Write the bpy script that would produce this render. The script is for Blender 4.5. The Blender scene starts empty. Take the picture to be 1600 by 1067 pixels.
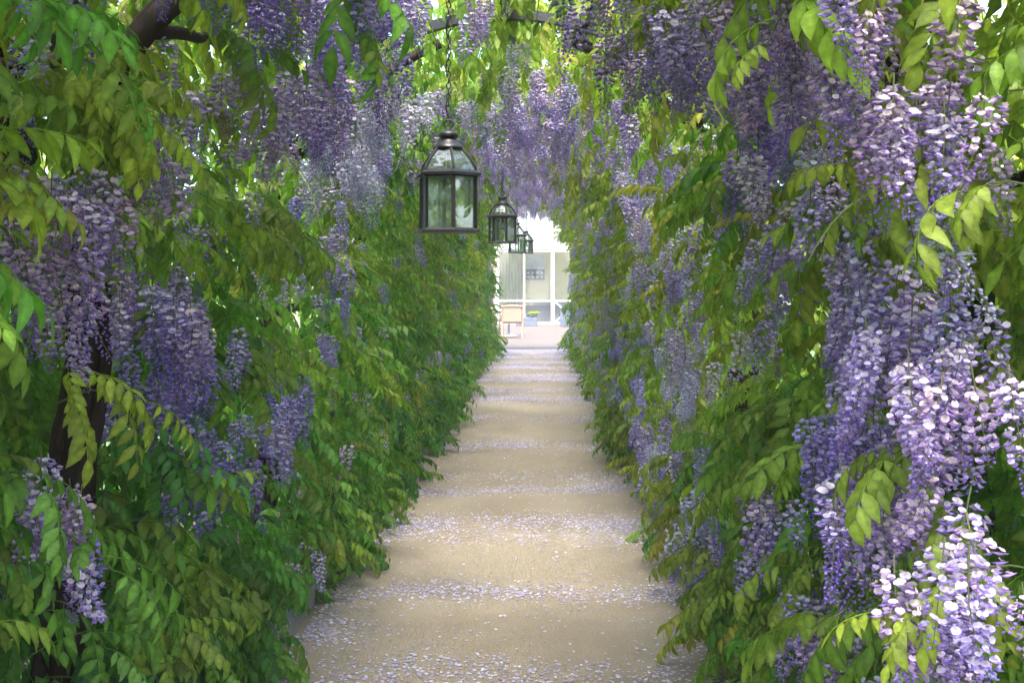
import bpy, math, random
import numpy as np
from mathutils import Vector, Matrix, Euler, noise

sc = bpy.context.scene
C = sc.collection
R = math.radians
PI = math.pi

# ------------------------------------------------------------------ camera, light, exposure
cam_d = bpy.data.cameras.new('camera')
cam_d.sensor_width = 36.0
cam_d.lens = 40.0
cam_d.shift_x = -45.0 / 1600.0
cam_d.shift_y = -95.5 / 1600.0
cam_d.clip_start = 0.05
cam_d.clip_end = 3000.0
cam = bpy.data.objects.new('camera', cam_d)
cam.location = (0.0, 0.0, 1.6)
cam.rotation_euler = (R(90), 0, 0)
C.objects.link(cam)
sc.camera = cam

SUN_EL, SUN_AZ = 66.0, 178.0          # azimuth measured from +Y clockwise (sun behind the viewer, to the left)
w = bpy.data.worlds.new('World')
sc.world = w
w.use_nodes = True
nt = w.node_tree
nt.nodes.clear()
out = nt.nodes.new('ShaderNodeOutputWorld')
bg = nt.nodes.new('ShaderNodeBackground')
sky = nt.nodes.new('ShaderNodeTexSky')
sky.sky_type = 'NISHITA'
sky.sun_disc = False
sky.sun_elevation = R(SUN_EL)
sky.sun_rotation = R(SUN_AZ)
sky.dust_density = 4.0
sky.air_density = 0.85
sky.ozone_density = 1.0
bg.inputs['Strength'].default_value = 0.15
nt.links.new(sky.outputs[0], bg.inputs[0])
nt.links.new(bg.outputs[0], out.inputs[0])

sun_d = bpy.data.lights.new('sun', 'SUN')
sun_d.energy = 1.2
sun_d.angle = R(13)
sun_d.color = (1.0, 0.965, 0.91)
sun = bpy.data.objects.new('sun', sun_d)
sdir = Vector((math.sin(R(SUN_AZ)) * math.cos(R(SUN_EL)), math.cos(R(SUN_AZ)) * math.cos(R(SUN_EL)), math.sin(R(SUN_EL))))
sun.rotation_euler = sdir.to_track_quat('Z', 'Y').to_euler()
sun.location = (0, 0, 20)
C.objects.link(sun)

vs = sc.view_settings
vs.view_transform = 'Standard'
vs.look = 'None'
vs.gamma = 1.0
vs.use_curve_mapping = False
vs.exposure = 3.0
cy = sc.cycles
cy.use_denoising = True
cy.max_bounces = 14
cy.diffuse_bounces = 8
cy.glossy_bounces = 4
cy.transmission_bounces = 8
cy.transparent_max_bounces = 24
cy.caustics_reflective = False
cy.caustics_refractive = False

# ------------------------------------------------------------------ helpers
def mat(name):
    m = bpy.data.materials.new(name)
    m.use_nodes = True
    n = m.node_tree
    n.nodes.clear()
    o = n.nodes.new('ShaderNodeOutputMaterial')
    return m, n, o

def N(n, t, **kw):
    x = n.nodes.new(t)
    for k, v in kw.items():
        if k in x.inputs.keys():
            x.inputs[k].default_value = v
        else:
            setattr(x, k, v)
    return x

def rgba(c):
    return (c[0], c[1], c[2], 1.0)

def simple_mat(name, col, rough=0.6, var=0.0, scale=8.0, bump=0.0, bscale=40.0, metal=0.0, spec=0.5, stretch=None):
    m, n, o = mat(name)
    p = N(n, 'ShaderNodeBsdfPrincipled', Roughness=rough, Metallic=metal)
    p.inputs['Specular IOR Level'].default_value = spec
    n.links.new(p.outputs[0], o.inputs[0])
    tc = N(n, 'ShaderNodeTexCoord')
    vec = tc.outputs['Object']
    if stretch:
        mp = N(n, 'ShaderNodeMapping')
        mp.inputs['Scale'].default_value = stretch
        n.links.new(vec, mp.inputs[0])
        vec = mp.outputs[0]
    t = N(n, 'ShaderNodeTexNoise', Scale=scale, Detail=5.0)
    n.links.new(vec, t.inputs['Vector'])
    mx = N(n, 'ShaderNodeMix', data_type='RGBA')
    mx.inputs[6].default_value = rgba([max(0, c * (1 - var)) for c in col])
    mx.inputs[7].default_value = rgba([min(1, c * (1 + var)) for c in col])
    n.links.new(t.outputs[0], mx.inputs[0])
    n.links.new(mx.outputs[2], p.inputs['Base Color'])
    if bump:
        t2 = N(n, 'ShaderNodeTexNoise', Scale=bscale, Detail=6.0)
        n.links.new(vec, t2.inputs['Vector'])
        b = N(n, 'ShaderNodeBump', Strength=bump, Distance=0.01)
        n.links.new(t2.outputs[0], b.inputs['Height'])
        n.links.new(b.outputs[0], p.inputs['Normal'])
    return m

def plant_mat(name, trans, trans_gain, rough, spec):
    """col attribute (tone of each leaf or petal) x the object's own colour"""
    m, n, o = mat(name)
    at = N(n, 'ShaderNodeAttribute', attribute_name='col')
    oi = N(n, 'ShaderNodeObjectInfo')
    mul = N(n, 'ShaderNodeMix', data_type='RGBA', blend_type='MULTIPLY')
    mul.inputs[0].default_value = 1.0
    n.links.new(at.outputs['Color'], mul.inputs[6])
    n.links.new(oi.outputs['Color'], mul.inputs[7])
    tc = N(n, 'ShaderNodeTexCoord')
    t = N(n, 'ShaderNodeTexNoise', Scale=60.0, Detail=3.0)
    n.links.new(tc.outputs['Object'], t.inputs['Vector'])
    mr = N(n, 'ShaderNodeMapRange')
    mr.inputs['From Min'].default_value = 0.25
    mr.inputs['From Max'].default_value = 0.75
    mr.inputs['To Min'].default_value = 0.68
    mr.inputs['To Max'].default_value = 1.22
    n.links.new(t.outputs[0], mr.inputs['Value'])
    m2 = N(n, 'ShaderNodeMix', data_type='RGBA', blend_type='MULTIPLY')
    m2.inputs[0].default_value = 1.0
    n.links.new(mul.outputs[2], m2.inputs[6])
    n.links.new(mr.outputs[0], m2.inputs[7])
    tb = N(n, 'ShaderNodeTexNoise', Scale=170.0, Detail=2.0)
    n.links.new(tc.outputs['Object'], tb.inputs['Vector'])
    bp_ = N(n, 'ShaderNodeBump', Strength=0.35, Distance=0.004)
    n.links.new(tb.outputs[0], bp_.inputs['Height'])
    p = N(n, 'ShaderNodeBsdfPrincipled', Roughness=rough)
    p.inputs['Specular IOR Level'].default_value = spec
    n.links.new(bp_.outputs[0], p.inputs['Normal'])
    n.links.new(m2.outputs[2], p.inputs['Base Color'])
    tg = N(n, 'ShaderNodeMix', data_type='RGBA', blend_type='MULTIPLY')
    tg.inputs[0].default_value = 1.0
    tg.inputs[7].default_value = rgba(trans_gain)
    n.links.new(m2.outputs[2], tg.inputs[6])
    tr = N(n, 'ShaderNodeBsdfTranslucent')
    n.links.new(tg.outputs[2], tr.inputs['Color'])
    ms = N(n, 'ShaderNodeMixShader')
    ms.inputs[0].default_value = trans
    n.links.new(p.outputs[0], ms.inputs[1])
    n.links.new(tr.outputs[0], ms.inputs[2])
    n.links.new(ms.outputs[0], o.inputs[0])
    return m

def mesh_arrays(name, V, T, col=None, m=None, smooth=True, quads=None):
    me = bpy.data.meshes.new(name)
    V = np.asarray(V, dtype=np.float32)
    T = np.asarray(T, dtype=np.int32)
    me.vertices.add(len(V))
    me.vertices.foreach_set('co', V.ravel())
    k = T.shape[1]
    me.loops.add(T.size)
    me.loops.foreach_set('vertex_index', T.ravel())
    me.polygons.add(len(T))
    me.polygons.foreach_set('loop_start', np.arange(0, T.size, k, dtype=np.int32))
    me.update(calc_edges=True)
    if smooth:
        me.polygons.foreach_set('use_smooth', np.ones(len(T), dtype=bool))
    if col is not None:
        a = me.color_attributes.new('col', 'FLOAT_COLOR', 'POINT')
        c4 = np.ones((len(V), 4), dtype=np.float32)
        c4[:, :3] = col
        a.data.foreach_set('color', c4.ravel())
    if m:
        me.materials.append(m)
    return me

class MB:
    """collects boxes, tubes and surfaces of one mesh"""
    def __init__(s):
        s.v, s.f = [], []
    def add(s, v, f):
        b = len(s.v)
        s.v += [tuple(p) for p in v]
        s.f += [tuple(i + b for i in q) for q in f]
    def box(s, a, b, rot=None, at=None):
        (x0, y0, z0), (x1, y1, z1) = a, b
        v = [Vector(p) for p in ((x0,y0,z0),(x1,y0,z0),(x1,y1,z0),(x0,y1,z0),(x0,y0,z1),(x1,y0,z1),(x1,y1,z1),(x0,y1,z1))]
        if rot is not None:
            v = [rot @ p for p in v]
        if at is not None:
            v = [p + Vector(at) for p in v]
        s.add(v, [(0,3,2,1),(4,5,6,7),(0,1,5,4),(1,2,6,5),(2,3,7,6),(3,0,4,7)])
    def tube(s, pts, rad, n=8, jit=0.0, rng=None, caps=True):
        pts = [Vector(p) for p in pts]
        rings = []
        up = Vector((0.13, 0.27, 0.95))
        for i, p in enumerate(pts):
            t = (pts[min(i+1, len(pts)-1)] - pts[max(i-1, 0)]).normalized()
            u = t.cross(up)
            if u.length < 0.2:
                u = t.cross(Vector((1, 0, 0)))
            u.normalize()
            v = t.cross(u)
            r = rad[i] if hasattr(rad, '__len__') else rad
            ring = []
            for k in range(n):
                a = 2 * PI * k / n
                rr = r * (1 + (rng.uniform(-jit, jit) if jit else 0))
                ring.append(p + (u * math.cos(a) + v * math.sin(a)) * rr)
            rings.append(ring)
        vs_ = [q for r_ in rings for q in r_]
        f = []
        for i in range(len(pts) - 1):
            for k in range(n):
                a, b = i * n + k, i * n + (k + 1) % n
                f.append((a, b, b + n, a + n))
        if caps:
            f.append(tuple(range(n - 1, -1, -1)))
            f.append(tuple(range((len(pts) - 1) * n, len(pts) * n)))
        s.add(vs_, f)
    def lathe(s, prof, n=24, c=(0, 0, 0), a0=0.0):
        vs_ = []
        for r, z in prof:
            for k in range(n):
                a = a0 + 2 * PI * k / n
                vs_.append((c[0] + r * math.cos(a), c[1] + r * math.sin(a), c[2] + z))
        f = []
        for i in range(len(prof) - 1):
            for k in range(n):
                a, b = i * n + k, i * n + (k + 1) % n
                f.append((a, b, b + n, a + n))
        if prof[0][0] > 1e-4:
            f.append(tuple(range(n - 1, -1, -1)))
        if prof[-1][0] > 1e-4:
            f.append(tuple(range((len(prof) - 1) * n, len(prof) * n)))
        s.add(vs_, f)
    def mesh(s, name, m, smooth=False):
        me = bpy.data.meshes.new(name)
        me.from_pydata(s.v, [], s.f)
        me.update()
        if smooth:
            me.polygons.foreach_set('use_smooth', np.ones(len(me.polygons), dtype=bool))
        me.materials.append(m)
        return me
    def build(s, name, m, parent=None, smooth=False, bevel=0.0):
        o = bpy.data.objects.new(name, s.mesh(name, m, smooth))
        C.objects.link(o)
        if parent:
            o.parent = parent
        if bevel:
            b = o.modifiers.new('bevel', 'BEVEL')
            b.width = bevel
            b.segments = 2
            b.limit_method = 'ANGLE'
        return o

def tag(o, label=None, cat=None, group=None, kind=None):
    if label: o['label'] = label
    if cat: o['category'] = cat
    if group: o['group'] = group
    if kind: o['kind'] = kind
    return o

def empty(name, loc, rz=0.0):
    o = bpy.data.objects.new(name, None)
    o.empty_display_size = 0.1
    o.location = loc
    o.rotation_euler = (0, 0, rz)
    C.objects.link(o)
    return o

def obj(name, me, parent=None, loc=(0, 0, 0), rot=(0, 0, 0), s=1.0):
    o = bpy.data.objects.new(name, me)
    o.location = loc
    o.rotation_euler = rot
    o.scale = (s, s, s)
    if parent: o.parent = parent
    C.objects.link(o)
    return o

CX = -0.18            # middle of the walk
TUN0, TUN1 = 1.5, 26.2
RISE = 0.0236           # the frame stays level while the walk falls away: the roof gains height along it
def zs(y): return 1.6 + RISE * (y - 5.2)

# ------------------------------------------------------------------ materials
M = {}
M['leaf'] = plant_mat('leaf_green', 0.48, (1.15, 1.38, 0.50), 0.46, 0.32)
M['petal'] = plant_mat('wisteria_petal', 0.40, (1.05, 0.98, 1.08), 0.62, 0.25)
M['bark'] = simple_mat('vine_bark', (0.024, 0.018, 0.014), 0.9, 0.5, 14, 0.9, 50, stretch=(1, 1, 0.25), spec=0.2)
M['twig'] = simple_mat('green_twig', (0.13, 0.14, 0.045), 0.7, 0.3, 9)
M['shoot'] = simple_mat('pale_shoot', (0.34, 0.36, 0.12), 0.6, 0.2, 9)
M['iron'] = simple_mat('dark_iron', (0.022, 0.024, 0.028), 0.5, 0.35, 12, 0.25, 60)
M['lantern'] = simple_mat('lantern_iron', (0.017, 0.016, 0.018), 0.36, 0.4, 25, 0.2, 90)
M['kerb'] = simple_mat('kerb_concrete', (0.20, 0.185, 0.16), 0.85, 0.25, 9, 0.4, 80)
M['soil'] = simple_mat('bed_soil', (0.055, 0.042, 0.028), 0.95, 0.5, 7, 0.9, 25)
M['lawn'] = simple_mat('lawn', (0.055, 0.10, 0.025), 0.9, 0.4, 3, 0.6, 60)
M['whiteframe'] = simple_mat('white_paint', (0.70, 0.70, 0.69), 0.4, 0.04, 4)
M['brick'] = None
M['wood'] = simple_mat('weathered_teak', (0.36, 0.25, 0.155), 0.6, 0.25, 20, 0.2, 60, stretch=(1, 1, 6))
M['wicker'] = simple_mat('woven_seat', (0.37, 0.275, 0.195), 0.75, 0.3, 60, 0.5, 160)
M['steel'] = simple_mat('grey_steel', (0.28, 0.30, 0.32), 0.4, 0.1, 10, metal=0.6)
M['planter'] = simple_mat('grey_planter', (0.10, 0.12, 0.15), 0.6, 0.2, 6, 0.2, 40)
M['curtain'] = simple_mat('beige_curtain', (0.80, 0.74, 0.62), 0.9, 0.12, 4)
M['inner'] = simple_mat('interior_wall', (0.66, 0.64, 0.52), 0.9, 0.06, 3)
M['innerfloor'] = simple_mat('interior_floor', (0.30, 0.30, 0.30), 0.5, 0.1, 3)
M['dark'] = simple_mat('dark_panel', (0.10, 0.13, 0.15), 0.5, 0.2, 30)
M['pale'] = simple_mat('pale_board', (0.55, 0.56, 0.55), 0.7, 0.08, 6)
M['brass'] = simple_mat('dull_brass', (0.35, 0.27, 0.12), 0.4, 0.2, 20, metal=0.8)

# glass: clear sheet with a fresnel sheen
def glass_mat(name, tint, refl, painted_refl=0.0):
    m, n, o = mat(name)
    t = N(n, 'ShaderNodeBsdfTransparent')
    t.inputs['Color'].default_value = rgba(tint)
    g = N(n, 'ShaderNodeBsdfGlossy', Roughness=0.03)
    g.inputs['Color'].default_value = (0.9, 0.95, 0.95, 1)
    fr = N(n, 'ShaderNodeFresnel', IOR=1.5)
    mr = N(n, 'ShaderNodeMath', operation='MULTIPLY_ADD')
    mr.inputs[1].default_value = 1.0
    mr.inputs[2].default_value = refl
    n.links.new(fr.outputs[0], mr.inputs[0])
    ms = N(n, 'ShaderNodeMixShader')
    n.links.new(mr.outputs[0], ms.inputs[0])
    n.links.new(t.outputs[0], ms.inputs[1])
    n.links.new(g.outputs[0], ms.inputs[2])
    if painted_refl:  # pale green diffuse veil painted in for bright reflections on the glass
        d1 = N(n, 'ShaderNodeBsdfDiffuse'); d1.inputs['Color'].default_value = (0.50, 0.63, 0.54, 1)
        d2 = N(n, 'ShaderNodeBsdfTranslucent'); d2.inputs['Color'].default_value = (0.50, 0.63, 0.54, 1)
        a1 = N(n, 'ShaderNodeMixShader'); n.links.new(d1.outputs[0], a1.inputs[1]); n.links.new(d2.outputs[0], a1.inputs[2])
        tc = N(n, 'ShaderNodeTexCoord'); tx = N(n, 'ShaderNodeTexNoise', Scale=14.0, Detail=6.0)
        n.links.new(tc.outputs['Object'], tx.inputs['Vector'])
        mm = N(n, 'ShaderNodeMath', operation='MULTIPLY'); mm.inputs[1].default_value = painted_refl * 2
        n.links.new(tx.outputs[0], mm.inputs[0])
        a2 = N(n, 'ShaderNodeMixShader'); n.links.new(mm.outputs[0], a2.inputs[0]); n.links.new(ms.outputs[0], a2.inputs[1]); n.links.new(a1.outputs[0], a2.inputs[2])
        ms = a2
    n.links.new(ms.outputs[0], o.inputs[0])
    return m
M['glass'] = glass_mat('lantern_glass', (0.93, 0.97, 0.95), 0.05, 0.16)
M['bulb'] = glass_mat('bulb_glass', (0.96, 0.98, 0.98), 0.30, 0.22)
M['addedglass'] = glass_mat('added_roof_glass', (0.62, 0.62, 0.58), 0.1)
M['window'] = glass_mat('window_glass', (0.92, 0.94, 0.93), 0.10)

def path_mat():
    m, n, o = mat('compacted_sand_gravel')
    p = N(n, 'ShaderNodeBsdfPrincipled', Roughness=0.92)
    p.inputs['Specular IOR Level'].default_value = 0.2
    tc = N(n, 'ShaderNodeTexCoord')
    big = N(n, 'ShaderNodeTexNoise', Scale=1.1, Detail=5.0, Roughness=0.6)
    fine = N(n, 'ShaderNodeTexNoise', Scale=95.0, Detail=4.0, Roughness=0.7)
    grit = N(n, 'ShaderNodeTexVoronoi', Scale=140.0)
    for t in (big, fine, grit):
        n.links.new(tc.outputs['Object'], t.inputs['Vector'])
    r1 = N(n, 'ShaderNodeValToRGB')
    r1.color_ramp.elements[0].position = 0.3
    r1.color_ramp.elements[0].color = (0.25, 0.205, 0.145, 1)
    r1.color_ramp.elements[1].position = 0.72
    r1.color_ramp.elements[1].color = (0.35, 0.295, 0.215, 1)
    n.links.new(big.outputs[0], r1.inputs[0])
    r2 = N(n, 'ShaderNodeValToRGB')
    r2.color_ramp.elements[0].position = 0.3
    r2.color_ramp.elements[0].color = (0.72, 0.72, 0.72, 1)
    r2.color_ramp.elements[1].position = 0.7
    r2.color_ramp.elements[1].color = (1.2, 1.2, 1.2, 1)
    n.links.new(fine.outputs[0], r2.inputs[0])
    mx = N(n, 'ShaderNodeMix', data_type='RGBA', blend_type='MULTIPLY')
    mx.inputs[0].default_value = 1.0
    n.links.new(r1.outputs[0], mx.inputs[6])
    n.links.new(r2.outputs[0], mx.inputs[7])
    n.links.new(mx.outputs[2], p.inputs['Base Color'])
    b = N(n, 'ShaderNodeBump', Strength=0.5, Distance=0.006)
    n.links.new(grit.outputs['Distance'], b.inputs['Height'])
    b2 = N(n, 'ShaderNodeBump', Strength=0.4, Distance=0.02)
    n.links.new(fine.outputs[0], b2.inputs['Height'])
    n.links.new(b.outputs[0], b2.inputs['Normal'])
    n.links.new(b2.outputs[0], p.inputs['Normal'])
    n.links.new(p.outputs[0], o.inputs[0])
    return m
M['path'] = path_mat()
M['terrace'] = simple_mat('terrace_stone', (0.095, 0.077, 0.062), 0.8, 0.12, 1.5, 0.2, 60)

def brick_mat():
    m, n, o = mat('pale_red_brick')
    p = N(n, 'ShaderNodeBsdfPrincipled', Roughness=0.9)
    tc = N(n, 'ShaderNodeTexCoord')
    mp = N(n, 'ShaderNodeMapping')
    mp.inputs['Rotation'].default_value = (R(90), 0, 0)
    b = N(n, 'ShaderNodeTexBrick', Scale=4.0)
    b.inputs['Color1'].default_value = (0.36, 0.23, 0.17, 1)
    b.inputs['Color2'].default_value = (0.44, 0.30, 0.24, 1)
    b.inputs['Mortar'].default_value = (0.45, 0.41, 0.36, 1)
    n.links.new(tc.outputs['Object'], mp.inputs[0])
    n.links.new(mp.outputs[0], b.inputs['Vector'])
    n.links.new(b.outputs[0], p.inputs['Base Color'])
    n.links.new(p.outputs[0], o.inputs[0])
    return m
M['brick'] = brick_mat()

# ------------------------------------------------------------------ ground, path, terrace
def sheet(name, x0, x1, y0, y1, z, m, nx=1, ny=1, relief=0.0):
    xs = np.linspace(x0, x1, nx + 1)
    ys = np.linspace(y0, y1, ny + 1)
    V = []
    for y in ys:
        for x in xs:
            h = relief * noise.noise((x * 0.9, y * 0.7, 0.3)) if relief else 0
            V.append((x, y, z + h))
    T = []
    for j in range(ny):
        for i in range(nx):
            a = j * (nx + 1) + i
            T.append((a, a + 1, a + nx + 2, a + nx + 1))
    me = mesh_arrays(name, V, T, m=m)
    o = obj(name, me)
    o['kind'] = 'structure'
    return o

sheet('ground', -100, 100, -40, 200, -0.012, M['lawn'])
sheet('planting_bed', -3.2, 2.9, -1.0, 26.6, -0.004, M['soil'], 24, 80)
PX0, PX1 = -1.12, 0.76
sheet('path', PX0, PX1, -2.0, 26.4, 0.010, M['path'], 14, 140, 0.006)
sheet('terrace', -16, 16, 26.4, 40.35, 0.022, M['terrace'])

# kerb: one row of edging stones on each side, every stone its own piece
krng = random.Random(4)
kb = MB(); kb.box((-0.035, -0.485, -0.05), (0.035, 0.485, 0.085))
kmesh = None
for side, x in (('left', PX0 - 0.03), ('right', PX1 + 0.03)):
    root = empty('path_kerb', (x, 0, 0)); root['kind'] = 'structure'
    for i in range(28):
        if kmesh is None:
            o = kb.build('kerb_stone', M['kerb'], root, bevel=0.008); kmesh = o
        else:
            o = kmesh.copy(); C.objects.link(o); o.parent = root
        o.location = (krng.uniform(-.006, .006), -1.0 + i * 0.98, krng.uniform(-.008, .008))
        o.rotation_euler = (0, 0, krng.uniform(-.012, .012))

# fallen petals, drifted in bands across the walk
prng = np.random.default_rng(11)
bands = [(4.65, .22, 1.0), (4.2, .3, .8), (5.72, .20, 1.3), (7.35, .30, 1.4), (7.0, .22, .7), (8.6, .18, 1.3), (9.2, .3, .5), (10.9, .35, 1.5), (13.1, .3, .9),
         (15.2, .45, 1.7), (16.4, .35, 1.3), (18.1, .35, 2.0), (19.0, .4, 1.6), (20.6, .4, 2.2), (21.8, .5, 1.8), (23.4, .5, 2.2), (25.2, .8, 2.4)]
P = []
def keep(x, y):
    n_ = noise.noise((x * 1.7, y * 0.8, 2.0)) + 0.5 * noise.noise((x * 5.0, y * 3.0, 7.0))
    return n_
while len(P) < 60000:
    if prng.random() < 0.07:
        y = prng.uniform(3.0, 26.3); x = prng.uniform(PX0 + .02, PX1 - .02)
    else:
        b = bands[prng.choice(len(bands), p=np.array([q[1] * q[2] for q in bands]) / sum(q[1] * q[2] for q in bands))]
        y = prng.normal(b[0], b[1] * .55)
        x = prng.uniform(PX0 + .02, PX1 - .02)
        y += 0.25 * noise.noise((x * 1.1, b[0], 5.0))
        if keep(x, y) < prng.uniform(-0.75, 0.25):
            continue
    if y > 26.35: continue
    e = abs(x - CX) / .94
    if prng.random() > 0.55 + 0.45 * e ** 2: continue
    P.append((x, y))
for q in range(420):      # white drift on the left edge
    P.append((PX0 + .05 + abs(prng.normal(0, .16)), prng.normal(5.15, .16)))
for q in range(700):
    s_ = prng.random() < .5
    P.append(((PX0 + .03 + abs(prng.normal(0, .05))) if s_ else (PX1 - .03 - abs(prng.normal(0, .05))), prng.uniform(3.5, 14)))
PV, PT, PC = [], [], []
for i, (x, y) in enumerate(P):
    a = prng.uniform(0, 2 * PI); L = prng.uniform(.006, .0125); W = L * prng.uniform(.55, .85)
    ca, sa = math.cos(a), math.sin(a)
    h = 0.010 + 0.006 * noise.noise((x * 0.9, y * 0.7, 0.3)) + 0.0035
    k = prng.uniform(.001, .005)
    pts = [(-L, 0, prng.uniform(0, k)), (0, -W, 0), (L, 0, prng.uniform(0, k)), (0, W, k)]
    base = len(PV)
    for px, py, pz in pts:
        PV.append((x + px * ca - py * sa, y + px * sa + py * ca, h + pz))
    PT += [(base, base + 1, base + 2), (base, base + 2, base + 3)]
    t = prng.random()
    if t < .55: c = (.74, .73, .87)
    elif t < .88: c = (.56, .52, .80)
    else: c = (.66, .55, .58)
    c = np.array(c) * prng.uniform(.75, 1.1)
    PC += [c] * 4
o = obj('fallen_petals', mesh_arrays('fallen_petals', PV, PT, PC, M['petal'], smooth=False))
tag(o, 'lilac and white petals drifted in bands across the sandy path', 'petals', kind='stuff')

# thin bright air that pales the far end of the walk
hz = MB(); hz.box((-101, -41, -1.2), (101, 201, 6.0))
hm_, hn_, ho_ = mat('thin_air_haze')
pv = N(hn_, 'ShaderNodeVolumePrincipled', Density=0.0024, Anisotropy=0.2)
pv.inputs['Color'].default_value = (0.96, 0.97, 1.0, 1)
hn_.links.new(pv.outputs[0], ho_.inputs['Volume'])
o = hz.build('haze', hm_); o['kind'] = 'stuff'

# ------------------------------------------------------------------ arbour frame
HOOPS = [3.2 + 3.0 * k for k in range(8)]
HR = 1.42
frame = empty('arbour_frame', (CX, TUN0, 0))
tag(frame, 'dark iron arbour of round hoops and long rails carrying the wisteria', 'arbour')
def hoop_mesh():
    mb = MB()
    pts = [(-HR, -0.75), (-HR, 0.8), (-HR, 1.6)]
    for k in range(1, 28):
        a = PI - PI * k / 28
        pts.append((HR * math.cos(a), 1.6 + HR * math.sin(a)))
    pts += [(HR, 1.6), (HR, 0.8), (HR, -0.75)]
    rings = []
    for i, (x, z) in enumerate(pts):
        a, b = pts[max(0, i - 1)], pts[min(len(pts) - 1, i + 1)]
        t = Vector((b[0] - a[0], 0, b[1] - a[1])).normalized()
        nrm = Vector((t.z, 0, -t.x))
        c = Vector((x, 0, z))
        rings.append([c + nrm * .026 + Vector((0, -.03, 0)), c + nrm * .026 + Vector((0, .03, 0)), c - nrm * .026 + Vector((0, .03, 0)), c - nrm * .026 + Vector((0, -.03, 0))])
    v = [p for r in rings for p in r]; f = []
    for i in range(len(rings) - 1):
        for k in range(4):
            a, b = i * 4 + k, i * 4 + (k + 1) % 4
            f.append((a, b, b + 4, a + 4))
    mb.add(v, f)
    return mb.mesh('hoop', M['iron'])
hm = hoop_mesh()
for y in [.2] + HOOPS + [TUN1 + .2]:
    obj('hoop', hm, frame, (0, y - TUN0, zs(y) - 1.6))
rm = MB(); rm.box((-.025, -1.5, -.008), (.025, TUN1 - TUN0 + .3, .012)); rmesh = rm.mesh('rail', M['iron'])
for ang in (0, 28, 56, -28, -56):
    a = R(ang); rr = HR + .040
    obj('rail', rmesh, frame, (rr * math.sin(a), -.3, zs(TUN0 - .3) + rr * math.cos(a)), (math.atan(RISE), a, 0))
for x, z in ((-1, 1.53), (1, 1.53), (-1, .75), (1, .75)):
    obj('rail', rmesh, frame, (x * (HR + .040), -.3, z + zs(TUN0 - .3) - 1.6), (math.atan(RISE), R(90), 0))

# ------------------------------------------------------------------ wisteria leaf and flower shapes
def v3(*a): return np.array(a, dtype=float)
def nz(a): return a / (np.linalg.norm(a) + 1e-9)

def leaflet(base, d, nrm, L, W, detail, rng):
    wv = nz(np.cross(nrm, d)); nn = np.cross(d, wv)
    curve = rng.uniform(.04, .48) * L
    fold = rng.uniform(.10, .30)
    if detail:
        prof = [(.22, .72), (.46, 1.0), (.74, .62)]
    else:
        prof = [(.45, 1.0)]
    V = [base]; c = [.92]
    for t, k in prof:
        mid = base + d * (L * t) - nn * (curve * t * t)
        e = W * .5 * k
        V += [mid + wv * e + nn * (e * fold), mid, mid - wv * e + nn * (e * fold)]
        c += [.94, 1.34, .94]
    V.append(base + d * L - nn * curve * 1.15); c.append(.95)
    n_ = len(prof); T = [(0, 1, 2), (0, 2, 3)]
    for i in range(n_ - 1):
        a = 1 + 3 * i
        T += [(a, a + 3, a + 4), (a, a + 4, a + 1), (a + 1, a + 4, a + 5), (a + 1, a + 5, a + 2)]
    a = 1 + 3 * (n_ - 1); e = len(V) - 1
    T += [(a, e, a + 1), (a + 1, e, a + 2)]
    return V, T, c

def make_leaf(seed, detail):
    rng = random.Random(seed)
    V, T, Cc = [], [], []
    npairs = rng.choice((4, 5, 5, 6))
    L = rng.uniform(.22, .29)
    a0, a1 = rng.uniform(-.35, .05), rng.uniform(.7, 1.5)
    side_bend = rng.uniform(-.35, .35)
    seg = 8
    pts, tans = [v3(0, 0, 0)], []
    for i in range(seg):
        t = (i + .5) / seg
        a = a0 + (a1 - a0) * t
        b = side_bend * t
        tv = v3(math.cos(a) * math.cos(b), math.cos(a) * math.sin(b), -math.sin(a))
        tans.append(tv); pts.append(pts[-1] + tv * (L / seg))
    tans.append(tans[-1])
    def at(t):
        f = t * seg; i = min(seg - 1, int(f)); k = f - i
        return pts[i] * (1 - k) + pts[i + 1] * k, tans[i]
    # rachis
    segs = range(0, seg + 1, 1 if detail else 4)
    prev = None
    for i in segs:
        t = tans[i]; u = nz(np.cross(t, v3(0, 0, 1))); w_ = np.cross(u, t); r = .0019 * (1 - .5 * i / seg)
        b = len(V)
        V += [pts[i] + u * r, pts[i] - u * r * .5 + w_ * r, pts[i] - u * r * .5 - w_ * r]; Cc += [1.25] * 3
        if prev is not None:
            for k in range(3):
                k2 = (k + 1) % 3
                T += [(prev + k, prev + k2, b + k2), (prev + k, b + k2, b + k)]
        prev = b
    hang = rng.uniform(.45, 1.1)
    LL = rng.uniform(.070, .088)
    for j in range(npairs + 1):
        t = .22 + .78 * j / npairs
        p, tv = at(min(t, .999))
        S = nz(np.cross(v3(0, 0, 1), tv))
        sides = (0,) if j == npairs else (-1, 1)
        for s in sides:
            k = 1.0 if j else .8
            ang = R(rng.uniform(45, 62)) if s else 0
            d = nz(tv * math.cos(ang) + S * (s * math.sin(ang)))
            d = nz(d + v3(0, 0, -1) * (hang * rng.uniform(.6, 1.3)) + v3(*[rng.uniform(-.30, .30) for _ in range(3)]))
            nrm = nz(tv * .55 + v3(0, 0, .85) + S * (s * .25))
            nrm = nz(nrm - d * np.dot(nrm, d))
            v, tr, c = leaflet(p, d, nrm, LL * k * rng.uniform(.78, 1.16), LL * k * rng.uniform(.37, .54), detail, rng)
            b = len(V); V += v; T += [tuple(i + b for i in q) for q in tr]
            br = rng.uniform(.74, 1.18)
            Cc += [x * br for x in c]
    V = np.array(V); T = np.array(T, dtype=np.int32); Cc = np.array(Cc)
    return V, T, np.repeat(Cc[:, None], 3, axis=1)

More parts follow.
